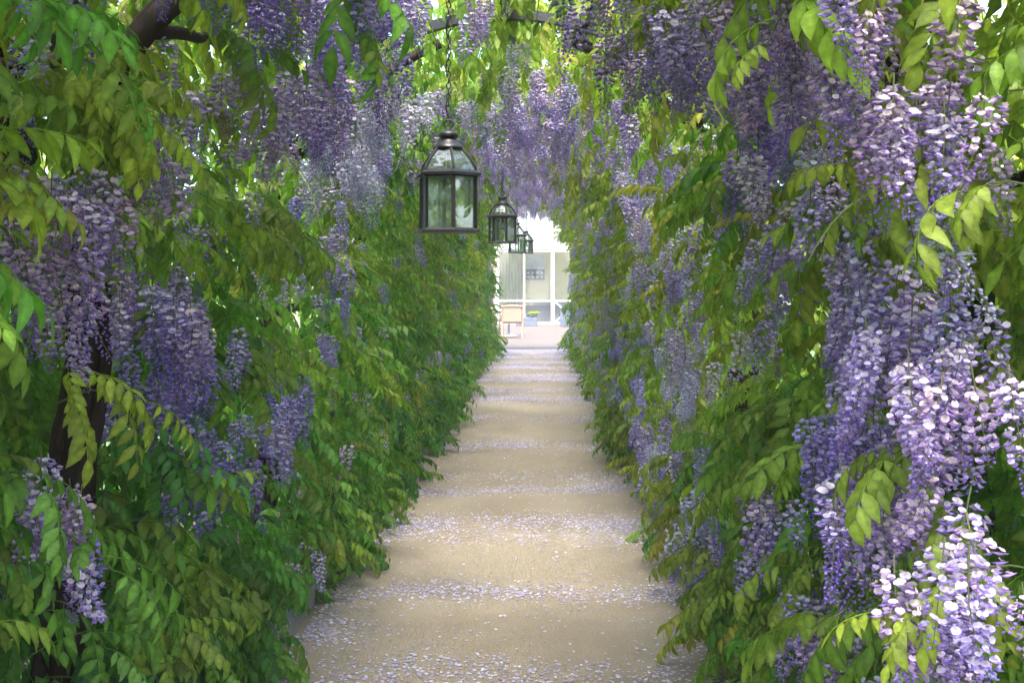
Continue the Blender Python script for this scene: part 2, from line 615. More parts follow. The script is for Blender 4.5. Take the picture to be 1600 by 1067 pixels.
NVAR = 16
LEAF_HI = [make_leaf(100 + i, True) for i in range(NVAR)]
LEAF_LO = [make_leaf(100 + i, False) for i in range(NVAR)]
leaf_mesh = [mesh_arrays('leaf', V, T, c, M['leaf']) for V, T, c in LEAF_HI]

def make_raceme(seed, white=False):
    """one hanging wisteria flower cluster, ~1 unit = metres, hangs from the origin down -Z"""
    rng = random.Random(seed)
    V, T, Cc = [], [], []
    L = rng.uniform(.19, .29)
    open_to = rng.uniform(.45, .97); thin = rng.uniform(.68, 1.05); n_ = int(L * 440 * thin)
    bend = rng.uniform(-.38, .38)
    def axis(t): return v3(bend * L * t * t, 0, -.032 - L * t)
    # stalk
    prev = None
    for i in range(6):
        t = i / 5
        p = v3(0, 0, 0) if i == 0 else axis((i - 1) / 4.0)
        r = .0022 * (1 - .6 * t); b = len(V)
        for k in range(3):
            V.append(p + v3(r * math.cos(k * 2.09), r * math.sin(k * 2.09), 0)); Cc.append((.20, .23, .11))
        if prev is not None:
            for k in range(3):
                k2 = (k + 1) % 3
                T += [(prev + k, prev + k2, b + k2), (prev + k, b + k2, b + k)]
        prev = b
    for i in range(n_):
        t = (i + rng.uniform(0, .8)) / n_
        phi = i * 2.399 + rng.uniform(-.3, .3)
        rad = (.040 * (1 - t) ** .55 + .009) * rng.uniform(.60, 1.18) * min(1, .55 + t * 4)
        o_ = v3(math.cos(phi), math.sin(phi), rng.uniform(-.25, .25)); o_ = nz(o_)
        base = axis(t) + o_ * rad * .45
        side = nz(np.cross(v3(0, 0, 1), o_))
        if t < open_to:
            fade = t / open_to
            c = base + o_ * rad * .5 + v3(0, 0, rng.uniform(-.004, .004))
            tilt = rng.uniform(-.15, .95)
            nrm = nz(o_ * (1.0 - .25 * tilt) + v3(0, 0, tilt) + side * rng.uniform(-.9, .9))
            u = nz(side - nrm * np.dot(side, nrm)); w_ = np.cross(nrm, u)
            r = rng.uniform(.0075, .0116) * (1.0 - .25 * fade)
            b = len(V)
            pale = rng.uniform(.72, 1.12)
            lil = np.array((.68, .645, .76)) * (1 - fade * .55) + np.array((.52, .45, .78)) * fade * .55
            V.append(c - nrm * .0028 - w_ * r * .15)
            Cc.append(tuple(lil * pale * .9 + np.array((.08, .08, -.22)) * rng.random()))
            notch = rng.uniform(.72, .95); wide = rng.uniform(.95, 1.2); curl = rng.uniform(-.0050, -.0005)
            for ai, kk, hh in ((0, .98, .002), (38, 1.10, -.001), (68, 1.06, -.002), (90, notch, 0.0), (112, 1.06, -.002), (142, 1.10, -.001), (180, .98, .002), (235, .62, .003), (305, .62, .003)):
                a = R(ai)
                V.append(c + u * (math.cos(a) * r * kk * wide) + w_ * (math.sin(a) * r * kk * .92) + nrm * (hh + curl * abs(math.cos(a)) + rng.uniform(-.0010, .0010)))
                Cc.append(tuple(lil * pale * rng.uniform(.92, 1.08)))
            for k in range(9):
                T.append((b, b + 1 + k, b + 1 + (k + 1) % 9))
            # wings and keel below the banner
            b = len(V)
            tip = c + o_ * rng.uniform(.008, .012) - v3(0, 0, rng.uniform(.002, .008))
            dk = np.array((.38, .28, .66)) * rng.uniform(.8, 1.3)
            V += [base, (base + tip) * .5 + side * .0055 + v3(0, 0, -.001), (base + tip) * .5 - side * .0055 + v3(0, 0, -.001), tip, (base + tip) * .5 - v3(0, 0, .0065)]
            Cc += [tuple(dk * .9), tuple(dk * 1.25), tuple(dk * 1.25), tuple(dk * .85), tuple(dk * .9)]
            T += [(b, b + 1, b + 3), (b, b + 3, b + 2), (b, b + 4, b + 1), (b + 1, b + 4, b + 3), (b, b + 2, b + 4), (b + 2, b + 3, b + 4)]
        else:
            # bud
            b = len(V)
            d = nz(o_ + v3(0, 0, -rng.uniform(.3, .9))); s2 = nz(np.cross(d, v3(0, 0, 1))); q2 = np.cross(d, s2)
            l = rng.uniform(.010, .015) * (1.25 - .55 * t); h = l * .34
            dk = np.array((.29, .20, .62)) * rng.uniform(.75, 1.25)
            m0 = base + d * l * .6
            V += [base, m0 + s2 * h, m0 + q2 * h, m0 - s2 * h, m0 - q2 * h, base + d * l]
            Cc += [tuple(dk * .8)] + [tuple(dk)] * 4 + [tuple(dk * .9)]
            for k in range(4):
                k2 = (k + 1) % 4
                T += [(b, b + 1 + k2, b + 1 + k), (b + 5, b + 1 + k, b + 1 + k2)]
    Cc = np.array(Cc)
    if white:
        g = Cc.max(axis=1, keepdims=True); Cc = Cc * .28 + g * np.array((.86, .85, .98)) * .74
    return mesh_arrays('flower_cluster', np.array(V), np.array(T, dtype=np.int32), np.array(Cc), M['petal'], smooth=True)
raceme_mesh = [make_raceme(40 + i) for i in range(22)]
white_mesh = [make_raceme(70 + i, True) for i in range(5)]

TONE = {'m': ((.98, .93, 1.02), .10), 'v': ((.80, .74, 1.04), .10), 'p': ((1.16, 1.07, 1.06), .08), 'w': ((1.02, 1.03, 1.04), .08)}

# ------------------------------------------------------------------ where the flowers hang: (side x, y along the walk, height, spread y, spread z, count, tone)
PATCH = [
(2.54, 0.80, 1.45, 0.50, 0.14, 20, 'm'), (2.30, 0.82, 1.12, 0.35, 0.12, 15, 'p'), (3.19, 0.75, 1.96, 0.15, 0.10, 4, 'v'),
(2.42, 0.73, 2.02, 0.30, 0.18, 13, 'p'), (2.73, 0.64, 2.18, 0.16, 0.09, 7, 'm'), (2.11, 0.79, 1.85, 0.18, 0.09, 9, 'p'),
(3.58, 0.53, 2.30, 0.26, 0.15, 9, 'm'), (2.04, 0.82, 1.36, 0.14, 0.09, 8, 'p'), (5.61, 0.82, 1.23, 0.70, 0.22, 10, 'w'),
(4.49, 0.82, 1.37, 0.42, 0.15, 8, 'w'), (10.0, 0.82, 0.91, 1.2, 0.42, 12, 'v'), (9.1, 0.79, 0.57, 1.4, 0.13, 9, 'm'),
(2.95, 0.82, 1.10, 0.24, 0.07, 6, 'v'), (3.64, 0.81, 0.78, 0.5, 0.14, 10, 'm'), (5.39, 0.78, 0.30, 0.25, 0.06, 6, 'v'),
(3.12, 0.80, 0.61, 0.49, 0.09, 9, 'm'), (2.04, 0.82, 0.96, 0.13, 0.07, 8, 'p'), (7.11, 0.78, 0.40, 0.9, 0.12, 7, 'm'),
(4.95, 0.79, 0.54, 0.32, 0.11, 6, 'w'), (4.63, 0.79, 1.83, 0.45, 0.08, 8, 'v'), (6.64, 0.65, 2.15, 0.49, 0.15, 7, 'w'),
(3.27, 0.82, 1.69, 0.33, 0.11, 8, 'm'), (10.8, 0.82, 1.65, 1.5, 0.27, 8, 'v'), (2.50, 0.82, 1.20, 0.12, 0.04, 4, 'v'),
(3.35, -1.18, 1.50, 0.36, 0.13, 16, 'm'), (3.50, -1.18, 1.27, 0.25, 0.10, 8, 'v'), (2.64, -1.18, 1.58, 0.18, 0.16, 12, 'p'),
(2.53, -1.17, 1.73, 0.09, 0.06, 5, 'm'), (2.60, -1.18, 0.98, 0.10, 0.09, 7, 'p'), (3.78, -1.18, 0.96, 0.23, 0.10, 8, 'v'),
(4.80, -1.17, 0.89, 0.40, 0.11, 7, 'm'), (5.19, -1.18, 1.07, 0.30, 0.15, 6, 'v'), (2.88, -1.13, 1.94, 0.07, 0.06, 3, 'm'),
(3.72, -0.99, 2.18, 0.49, 0.12, 13, 'm'), (4.99, -1.14, 0.30, 0.30, 0.05, 5, 'p'), (2.90, -0.91, 2.35, 0.21, 0.05, 10, 'v'),
(5.79, -1.06, 2.08, 0.5, 0.13, 8, 'w'), (5.73, -1.18, 1.69, 0.35, 0.13, 6, 'm'), (2.72, -1.17, 1.75, 0.17, 0.08, 6, 'm'),
(4.12, -0.71, 2.50, 0.44, 0.16, 22, 'v'), (4.55, -0.93, 2.26, 0.46, 0.10, 10, 'm'), (4.62, -0.45, 2.72, 0.2, 0.08, 9, 'p'),
(5.54, -0.73, 2.48, 0.26, 0.09, 7, 'w'),
(5.3, -0.80, 2.34, 0.3, 0.08, 10, 'w'), (5.0, -1.02, 2.10, 0.3, 0.06, 6, 'w'), (7.0, -0.45, 2.62, 0.3, 0.06, 5, 'w'), (6.4, 0.0, 2.80, 0.2, 0.05, 4, 'w'),
(7.2, 0.22, 2.78, 0.5, 0.10, 12, 'm'), (7.5, 0.49, 2.52, 0.5, 0.12, 12, 'm'), (5.0, 0.60, 2.28, 0.35, 0.10, 8, 'm'), (3.5, 0.60, 2.35, 0.3, 0.10, 9, 'm'),
(8.5, -0.12, 2.76, 0.6, 0.10, 14, 'm'), (5.1, 0.50, 2.55, 0.3, 0.08, 7, 'p'), (2.9, 0.68, 2.10, 0.3, 0.12, 9, 'm'), (2.2, 0.74, 2.02, 0.22, 0.14, 10, 'p'),
]

def shell(side, u, r, y):
    """point on the tunnel section at y: u = metres of section from the ground up; r = half width"""
    h = zs(y)
    if u < h:
        return v3(CX + side * r, y, u), v3(-side, 0, 0)
    a = min((u - h) / 1.42, PI / 2)
    return v3(CX + side * r * math.cos(a), y, h + r * math.sin(a)), v3(-side * math.cos(a), 0, -math.sin(a))

def bulge(side, y, u):
    return .19 * noise.noise((side * 3.1 + y * .75, u * 1.1, side * 9.0)) + .10 * noise.noise((y * 2.1, u * 2.4, side * 4.0 + 1))

def rotm(yaw, pitch, roll):
    return np.array(Euler((roll, pitch, yaw), 'XYZ').to_matrix())

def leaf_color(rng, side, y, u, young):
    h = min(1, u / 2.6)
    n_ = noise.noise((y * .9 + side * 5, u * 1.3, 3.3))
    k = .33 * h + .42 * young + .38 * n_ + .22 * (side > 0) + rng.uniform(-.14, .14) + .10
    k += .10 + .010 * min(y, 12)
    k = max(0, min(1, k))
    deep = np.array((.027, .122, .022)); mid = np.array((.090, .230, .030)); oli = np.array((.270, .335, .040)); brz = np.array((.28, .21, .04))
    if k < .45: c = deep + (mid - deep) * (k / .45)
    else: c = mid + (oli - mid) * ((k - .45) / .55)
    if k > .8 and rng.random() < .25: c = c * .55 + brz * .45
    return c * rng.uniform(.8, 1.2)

def patch_density(side, y, z):
    d = 0
    for (py, px, pz, sy, sz, n_, t) in PATCH:
        if (px - CX) * side < 0: continue
        q = ((y - py) / (sy + .08)) ** 2 + ((z + .02 - pz) / (sz + .10)) ** 2
        if q < 1: d = max(d, 1 - q * .4)
    return d

CLEAR = [(-1, 2.95, 1.48, .17, .13), (-1, 3.0, 1.10, .15, .10), (-1, 6.2, 3.0, .25, .9), (1, 6.2, 3.0, .25, .9), (1, 3.05, 2.2, .25, .15)]

# broad leafy sprays that reach out in front of the flowers: (along the walk, across, height, shoots)
SPRAYS = [(2.32, .72, 1.26, 3), (2.10, .72, 1.68, 3), (2.75, .74, 1.70, 4), (3.45, .76, .72, 3), (2.30, .74, .92, 2),
          (2.05, .74, 1.02, 2), (3.9, .78, 1.04, 3), (2.75, .74, 1.92, 2), (4.6, .72, .36, 4), (5.1, .74, .34, 4), (5.8, .74, .36, 4), (4.2, .76, .42, 3),
          (4.4, .78, 1.62, 3), (5.3, .76, 1.75, 3), (6.5, .76, 1.60, 3), (6.2, .78, .85, 2),
          (2.85, -1.04, .76, 3), (2.55, -1.02, 1.28, 2), (2.48, -1.0, 1.12, 2), (2.75, -.98, 2.05, 3), (4.3, -1.0, 1.76, 3),
          (3.3, -1.08, 1.05, 2), (4.6, -1.06, 1.30, 2), (3.3, -1.05, .62, 4), (4.2, -1.0, .45, 4)]

class Joined:
    def __init__(s): s.V, s.T, s.C, s.n = [], [], [], 0
    def add(s, V, T, Cc):
        s.V.append(V); s.T.append(T + s.n); s.C.append(Cc); s.n += len(V)
    def mesh(s, name, m):
        return mesh_arrays(name, np.concatenate(s.V), np.concatenate(s.T), np.concatenate(s.C), m)

def thin_tube(pts, r):
    V, T = [], []
    prev = None
    for i, p in enumerate(pts):
        t = nz(np.array(pts[min(i + 1, len(pts) - 1)]) - np.array(pts[max(i - 1, 0)]))
        u = nz(np.cross(t, v3(.3, .2, .9))); w_ = np.cross(u, t); rr = r * (1 - .6 * i / len(pts)); b = len(V)
        V += [p + u * rr, p - u * rr * .5 + w_ * rr * .87, p - u * rr * .5 - w_ * rr * .87]
        if prev is not None:
            for k in range(3):
                k2 = (k + 1) % 3
                T += [(prev + k, prev + k2, b + k2), (prev + k, b + k2, b + k)]
        prev = b
    return np.array(V), np.array(T, dtype=np.int32)

CAM = v3(0, 0, 1.6)
def build_vine(side, y0, label, idx):
    rng = random.Random(1000 + idx * 17)
    xb = CX + side * (HR - .12)
    root = empty('wisteria_vine', (xb, y0, 0))
    tag(root, label, 'wisteria', 'wisteria vines trained over the walk')
    org = v3(xb, y0, 0)
    bk = .28 if idx == 0 else .10
    # ---- trunk: a thick stem with a thinner one wound round it
    thick = .050 if idx < 2 else rng.uniform(.04, .055)
    mb = MB()
    pts, rad = [], []
    nseg = 26
    for i in range(nseg):
        t = i / (nseg - 1); u = t * 3.5 - .05
        p, inn = shell(side, max(u, 0), HR - bk + .045 * math.sin(u * 3 + idx), y0 + .07 * math.sin(u * 2.3 + idx * 2))
        if u < 0: p[2] = u
        pts.append(p - org); rad.append(thick * (1.25 - .75 * t))
    mb.tube(pts, rad, 10, .10, rng)
    mb.build('trunk', M['bark'], root, smooth=True)
    for turn in ((0.0, 9), (2.4, 7.5)):
      mb = MB(); pts2 = []; rad2 = []
      for i in range(60):
          t = i / 59; f = t * (nseg - 6); k = int(f); fr = f - k
          p = pts[k] * (1 - fr) + pts[k + 1] * fr
          a = t * turn[1] + idx + turn[0]; rr = rad[k] * 1.25
          pts2.append(p + v3(math.cos(a) * rr, math.sin(a) * rr, 0)); rad2.append(thick * (.5 - .22 * t))
      mb.tube(pts2, rad2, 7, .12, rng)
      mb.build('stem', M['bark'], root, smooth=True)
    # ---- branches running out along the frame
    for b in range(7):
        u0 = rng.uniform(.9, 3.4); dirn = rng.choice((-1, 1)); Ln = rng.uniform(.9, 1.7); up = rng.uniform(-.1, .5)
        bp, br = [], []
        for i in range(11):
            t = i / 10
            uu = min(3.75, max(.25, u0 + up * t + .10 * math.sin(t * 5 + b)))
            p, inn = shell(side, uu, HR - .10 - .12 * math.sin(t * 3 + b), y0 + dirn * Ln * t)
            bp.append(p - org); br.append((.024 if idx < 4 else .018) * (1 - .65 * t))
        mb = MB(); mb.tube(bp, br, 7, .12, rng); mb.build('branch', M['bark'], root, smooth=True)
    # ---- pale whips
    for b in range(1 if idx < 2 else 3):
        u0 = rng.uniform(.6, 2.6); p, inn = shell(side, u0, 1.0, y0 + rng.uniform(-1.3, 1.3))
        d = nz(inn * rng.uniform(.5, 1) + v3(0, rng.uniform(-1, .6), rng.uniform(-.2, .7)))
        q = p; bp = []
        Ln = rng.uniform(.18, .38)
        for i in range(12):
            bp.append(q - org); d = nz(d + v3(rng.uniform(-.12, .12), rng.uniform(-.12, .12), -.13)); q = q + d * Ln / 11
        mb = MB(); mb.tube(bp, [.0032 * (1 - .6 * i / 11) for i in range(12)], 5); mb.build('shoot', M['shoot'], root, smooth=True)
    # ---- leafy sprays
    leaves = []           # (distance key, variant, pos, rot, scale, colour)
    tw = Joined()
    nsp = 300 if y0 < 14 else 230
    ya, yb = y0 - 1.5, y0 + 1.5
    if idx == 0: ya = TUN0
    if idx == 1: ya = 1.95
    k = 0
    while k < nsp:
        u = rng.uniform(.04, 2.2 + zs(y0)) if rng.random() > .10 else rng.uniform(.08, .55)
        roof = min(1, max(0, (u - zs(y0) - .7) / 1.4))
        if rng.random() < .52 * roof: 
            k += 1; continue
        k += 1
        y = rng.uniform(ya, yb)
        bl = bulge(side, y, u)
        r = 1.24 + bl + rng.gauss(0, .07)
        if u < 1.2 : r -= (.12 if side < 0 else .07) * (1.2 - u)
        p, inn = shell(side, u, r, y)
        young = rng.random() ** 2
        den = patch_density(side, y, p[2])
        L = rng.uniform(.18, .42) * (1 - .5 * roof)
        p = p - inn * (.08 * roof)
        if den > 0 and y < 9:
            if rng.random() < .62 * den: continue
            L *= .45; p = p - inn * .10
        if any(cs == side and abs(y - cy_) < ry_ and abs(p[2] - cz_) < rz_ for cs, cy_, cz_, ry_, rz_ in CLEAR): continue
        d = nz(inn * rng.uniform(.5, 1.1) + v3(0, rng.uniform(-.9, .6), rng.uniform(-.35, .55)))
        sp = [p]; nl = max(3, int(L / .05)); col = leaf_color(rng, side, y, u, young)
        for i in range(nl):
            d = nz(d + v3(0, 0, -.17) + v3(rng.uniform(-.1, .1), rng.uniform(-.1, .1), 0))
            sp.append(sp[-1] + d * L / nl)
            ang = math.atan2(d[1], d[0]) + (1 if i % 2 else -1) * rng.uniform(.35, 1.25)
            if i == nl - 1: ang = math.atan2(d[1], d[0])
            R_ = rotm(ang, rng.uniform(-.55, .7), rng.uniform(-.5, .5))
            s_ = rng.uniform(.62, 1.06) * (1 - .30 * (i == nl - 1))
            if sp[-1][2] < .10: continue
            q_ = sp[-1]
            if q_[1] < 5.6 and q_[2] > 2.0 and abs(q_[0] * 5.18 / q_[1] + .42) < .16: continue
            if 3.6 < q_[1] < 6.6 and q_[2] > 2.35 and -.75 < q_[0] < 1.0 and rng.random() < .86: continue
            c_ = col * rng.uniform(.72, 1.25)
            if i >= nl - 2 and rng.random() < .5: c_ = c_ * .6 + np.array((.20, .20, .03)) * .4
            pos = sp[-1]
            inner = float(np.dot(pos - np.array([CX, pos[1], min(pos[2], zs(pos[1]))]), -inn))
            key = np.linalg.norm(pos - CAM) + 2.2 * max(0, inner - .95)
            leaves.append((key, rng.randrange(NVAR), pos, R_, s_, c_))
        V, T = thin_tube(sp, .0028)
        tw.add(V - org, T, np.tile(np.array((.10, .13, .035)), (len(V), 1)))
    for (py, px, pz, ns_) in SPRAYS:
        if (px - CX) * side < 0 or not (ya <= py < yb): continue
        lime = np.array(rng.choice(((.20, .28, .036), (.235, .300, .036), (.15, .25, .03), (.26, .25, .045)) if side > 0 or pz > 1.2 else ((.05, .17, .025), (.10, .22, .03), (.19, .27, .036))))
        for q in range(ns_):
            p = v3(px + side * rng.uniform(.08, .16), py + rng.gauss(0, .13), pz + rng.gauss(0, .06) + .06)
            d = nz(v3(-side * rng.uniform(.5, 1.0), rng.uniform(-1.0, .35), rng.uniform(.1, .6)))
            nl = rng.choice((3, 4, 4, 5)); L = nl * .042; sp = [p]
            for i in range(nl):
                d = nz(d + v3(0, 0, -.24)); sp.append(sp[-1] + d * L / nl)
                ang = math.atan2(d[1], d[0]) + ((1 if i % 2 else -1) * rng.uniform(.3, 1.1) if i < nl - 1 else 0)
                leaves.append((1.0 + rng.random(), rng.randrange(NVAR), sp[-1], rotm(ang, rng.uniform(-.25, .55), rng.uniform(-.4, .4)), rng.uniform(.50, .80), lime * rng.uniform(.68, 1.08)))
            V, T = thin_tube(sp, .0026)
            tw.add(V - org, T, np.tile(np.array((.14, .18, .05)), (len(V), 1)))
    # filler against the frame
    for k in range(1900 if idx < 2 else (800 if y0 < 14 else 480)):
        u = rng.uniform(.05, 2.1 + zs(y0)) if (idx > 1 or rng.random() < .6) else rng.uniform(.05, 1.9); roof = min(1, max(0, (u - zs(y0) - .5) / 1.5))
        if rng.random() < (.35 if idx < 2 else .68) * roof: continue
        y = rng.uniform(ya, yb); r = rng.uniform(1.26, 1.62 if u > 2 else 1.95)
        p, inn = shell(side, u, r, y)
        if r < 1.46 and 4.3 < y < 6.3 and p[2] > 2.4 and abs(p[0] - .1) < .95: continue
        R_ = rotm(rng.uniform(0, 2 * PI), rng.uniform(-.3, .8), rng.uniform(-.4, .4))
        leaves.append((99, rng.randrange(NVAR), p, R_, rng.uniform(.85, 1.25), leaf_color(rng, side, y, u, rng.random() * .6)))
    for k in range(1100 if idx < 2 else 330):  # front vines run on overhead out of view, added to shade near flowers
        a = rng.uniform(R(6 if idx < 2 else 40), R(91)); y = rng.uniform(0.0 if idx < 2 else ya, yb); r = rng.uniform(1.46, 1.72)
        p = v3(CX + side * r * math.cos(a), y, zs(y) + r * math.sin(a))
        R_ = rotm(rng.uniform(0, 2 * PI), rng.uniform(-.3, .5), rng.uniform(-.4, .4))
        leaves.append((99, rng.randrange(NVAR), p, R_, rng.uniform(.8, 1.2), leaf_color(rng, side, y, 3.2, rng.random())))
    leaves.sort(key=lambda q: q[0])
    J = Joined()
    for i, (key, var, pos, R_, s_, c_) in enumerate(leaves):
        if i < 300:
            o = bpy.data.objects.new('leaf', leaf_mesh[var])
            o.location = pos - org
            o.rotation_euler = Matrix(R_).to_euler()
            o.scale = (s_, s_, s_)
            o.color = (c_[0], c_[1], c_[2], 1)
            o.parent = root
            C.objects.link(o)
        else:
            V, T, cc = (LEAF_HI if key < 6.2 and y0 < 7 else LEAF_LO)[var]
            J.add((V * s_) @ R_.T + (pos - org), T, cc * c_)
    o = obj('foliage', J.mesh('foliage', M['leaf']), root); o['kind'] = 'stuff'
    o = obj('twigs', tw.mesh('twigs', M['leaf']), root); o['kind'] = 'stuff'
    # ---- flower clusters
    fl = []
    for (py, px, pz, sy, sz, n_, t) in PATCH:
        if (px - CX) * side < 0 or not (ya <= py < yb): continue
        for q in range(int(n_ * 1.5)):
            y = py + rng.gauss(0, .55) * sy; z = pz + rng.gauss(0, .6) * sz + .10
            rr = rng.gauss(.92, .06)
            if z > zs(y):
                h = min(.985, (z - zs(y)) / (rr + .12)); x = CX + side * math.sqrt(1 - h * h) * (rr + .02)
                if z > 2.45: x = px + rng.gauss(0, .14)
            else: x = CX + side * (rr + bulge(side, y, z) * .6)
            fl.append((x, y, z, t, rng.uniform(.66, .98) if y < 3.2 else rng.uniform(.7, 1.08)))
    # loose clusters on the walls
    nw = (130 if side > 0 else 36) if y0 > 5 else (46 if side > 0 else 24)
    for q in range(nw):
        u = rng.uniform(.4, 2.6); y = rng.uniform(ya, yb)
        p, inn = shell(side, u, rng.gauss(.92 if side > 0 else .97, .06) + bulge(side, y, u) * .6, y)
        if y < 5.5 and q % 2: p[2] = rng.uniform(1.5, 2.3)
        fl.append((p[0], y, p[2], rng.choice('vmmpww' if side > 0 else 'vvmpw'), rng.uniform(.6, .95)))
    # hanging curtain under the roof
    nr = 90 if (side < 0 and 5 < y0 < 8) else 140 if 5 < y0 < 16 else (34 if y0 < 5 else 80)
    for q in range(nr):
        a = rng.uniform(R(34), R(92)); y = rng.uniform(ya, yb)
        rr = rng.uniform(1.0, 1.28)
        if 4.4 < y < 6.6 and a > R(50) and rng.random() < .88: continue
        fl.append((CX + side * rr * math.cos(a), y, zs(y) + rr * math.sin(a) + .02, rng.choice('vmmppw' if y < 8 else 'mmpppvww'), rng.uniform(.68, 1.08)))
    fl = sorted(fl, key=lambda q: q[1])[:300]
    for (x, y, z, t, s_) in fl:
        if y < 5.5 and z > 2.1 and abs(x * 5.18 / y + .42) < .10: continue          # air round the near chain
        if 4.2 < y < 6.7 and z > 2.3 and -.50 < x < 1.0 and rng.random() < (.85 if y > 5.6 or z < 2.6 else .35): continue   # the second hoop is bare on top
        if z < .34: z = .34 + rng.uniform(0, .1)
        tn, var = TONE[t]
        k = rng.uniform(.85, 1.12); hue = rng.uniform(-.08, .08)
        o = bpy.data.objects.new('flower_cluster', rng.choice(white_mesh if t == 'w' else raceme_mesh))
        o.location = (x - org[0], y - org[1], z)
        o.rotation_euler = (rng.uniform(-.20, .20), rng.uniform(-.20, .20), rng.uniform(0, 6.28))
        o.scale = (s_ * rng.uniform(.9, 1.2), s_ * rng.uniform(.9, 1.2), s_)
        o.color = (tn[0] * k * (1 + hue), tn[1] * k, tn[2] * k * (1 - hue * .5), 1)
        o.parent = root
        C.objects.link(o)
    return len(leaves), len(fl)

LAB = {
 -1: ['nearest wisteria on the left, dark trunk showing between drooping leaves and mauve flowers',
      'left wisteria level with the largest lantern, violet and white flowers hanging above leafy wall',
      'left wisteria between the two largest lanterns, deep green with few flowers low down',
      'left wisteria level with the second largest lantern, dense green over the path edge',
      'left wisteria halfway between the second and third lanterns, small and bright green',
      'left wisteria level with the third lantern, pale green in the distance',
      'left wisteria between the third and the smallest lantern, last but one on its side',
      'farthest wisteria on the left, at the tunnel end beside the terrace chairs'],
 1: ['nearest wisteria on the right, large mauve flower masses and broad yellow green leaves',
     'right wisteria level with the largest lantern, lilac and whitish clusters scattered down its wall',
     'right wisteria between the two largest lanterns, clusters low over the path edge',
     'right wisteria opposite the second largest lantern, green mixed with violet clusters',
     'right wisteria halfway between the second and third lanterns, fine yellow green leaves',
     'right wisteria opposite the third lantern, small pale leaves in the distance',
     'right wisteria between the third and the smallest lantern, last but one on its side',
     'farthest wisteria on the right, framing the glazed building at the tunnel end'],
}
idx = 0
for k, y in enumerate(HOOPS):
    for side in (-1, 1):
        build_vine(side, y, LAB[side][k], idx)
        idx += 1

# ------------------------------------------------------------------ lanterns
def hexpt(r, z, k, a0): 
    a = a0 + k * PI / 3
    return Vector((r * math.cos(a), r * math.sin(a), z))
A0 = R(-16)
def make_lantern():
    root = empty('hanging_lantern', (0, 0, 0))
    ring = MB()                                    # origin: underside of the base
    def hexring(mb, r0, r1, z0, z1, solid=False):
        n = 6
        v = []
        for z, r in ((z0, r0), (z1, r1)):
            v += [hexpt(r, z, k, A0) for k in range(n)]
        f = [(k, (k + 1) % n, n + (k + 1) % n, n + k) for k in range(n)]
        f += [tuple(range(n - 1, -1, -1)), tuple(range(n, 2 * n))]
        mb.add(v, f)
    b = MB(); hexring(b, .139, .139, 0, .009); hexring(b, .139, .128, .0091, .020); b.build('base', M['lantern'], root, bevel=.0015)
    # six corner posts
    pm = MB(); pm.box((-.0075, -.0075, .0201), (.0075, .0075, .248)); pmesh = pm.mesh('corner_post', M['lantern'])
    for k in range(6):
        p = hexpt(.121, 0, k, A0); obj('corner_post', pmesh, root, p, (0, 0, A0 + k * PI / 3))
    # panes between the posts
    q = hexpt(.118, 0, 0, 0); w_ = .118 * 2 * math.sin(PI / 6) - .012; ap = .118 * math.cos(PI / 6)
    pa = MB(); pa.box((ap - .0012, -w_ / 2, .0205), (ap + .0012, w_ / 2, .2475)); pam = pa.mesh('pane', M['glass'])
    for k in range(6):
        obj('pane', pam, root, (0, 0, 0), (0, 0, A0 + (k + .5) * PI / 3))
    # rim: stepped hexagonal cornice
    r_ = MB(); hexring(r_, .128, .134, .2481, .256); hexring(r_, .146, .146, .2561, .268); hexring(r_, .146, .126, .2681, .281)
    r_.build('rim', M['lantern'], root, bevel=.0015)
    # dome: curved panes and ribs
    prof = [(.121 - .064 * (i / 8) ** 1.38, .281 + .100 * i / 8) for i in range(9)]
    dm = MB(); v = []; 
    for r, z in prof:
        a, c = hexpt(r, z, 0, 0), hexpt(r, z, 1, 0); v += [a, c]
    dm.add(v, [(2 * i, 2 * i + 1, 2 * i + 3, 2 * i + 2) for i in range(8)])
    dme = dm.mesh('dome_pane', M['glass'])
    rb = MB(); rb.tube([hexpt(r + .002, z, 0, 0) for r, z in prof], .0062, 6); rbm = rb.mesh('dome_rib', M['lantern'])
    for k in range(6):
        obj('dome_pane', dme, root, (0, 0, 0), (0, 0, A0 + k * PI / 3))
        obj('dome_rib', rbm, root, (0, 0, 0), (0, 0, A0 + k * PI / 3))
    rt = prof[-1][0]
    nk = MB(); nk.lathe([(rt + .007, .380), (rt + .007, .388), (rt - .006, .402), (.036, .418), (.034, .425)], 24); nk.build('neck', M['lantern'], root, smooth=True)
    cp = MB(); cp.lathe([(.012, .4251), (.030, .427), (.041, .436), (.043, .444), (.040, .454), (.028, .463), (.012, .468), (.008, .474), (0, .476)], 24); cp.build('cap', M['lantern'], root, smooth=True)
    lp = MB(); lp.tube([(.020 * math.sin(a), 0, .494 - .020 * math.cos(a)) for a in [2 * PI * i / 16 for i in range(17)]], .0042, 6, caps=False); lp.build('loop', M['lantern'], root, smooth=True)
    sk = MB(); sk.lathe([(.030, .282), (.030, .276), (.016, .272), (.016, .222), (.013, .214)], 16); sk.lathe([(.008, .2825), (.008, .40)], 8); sk.build('socket', M['lantern'], root, smooth=True)
    bu = MB(); bu.lathe([(.012, .2139), (.014, .205), (.020, .196), (.0285, .183), (.032, .168), (.030, .153), (.022, .141), (.010, .135), (0, .134)], 20)
    bo = bu.build('bulb', M['bulb'], root, smooth=True)
    fi = MB(); fi.tube([(-.010, 0, .168), (-.006, 0, .176), (0, .002, .170), (.006, 0, .176), (.010, 0, .168)], .0011, 4)
    fi.tube([(-.004, 0, .212), (-.010, 0, .168)], .0012, 4); fi.tube([(.004, 0, .212), (.010, 0, .168)], .0012, 4)
    fi.build('filament', M['brass'], bo)
    return root

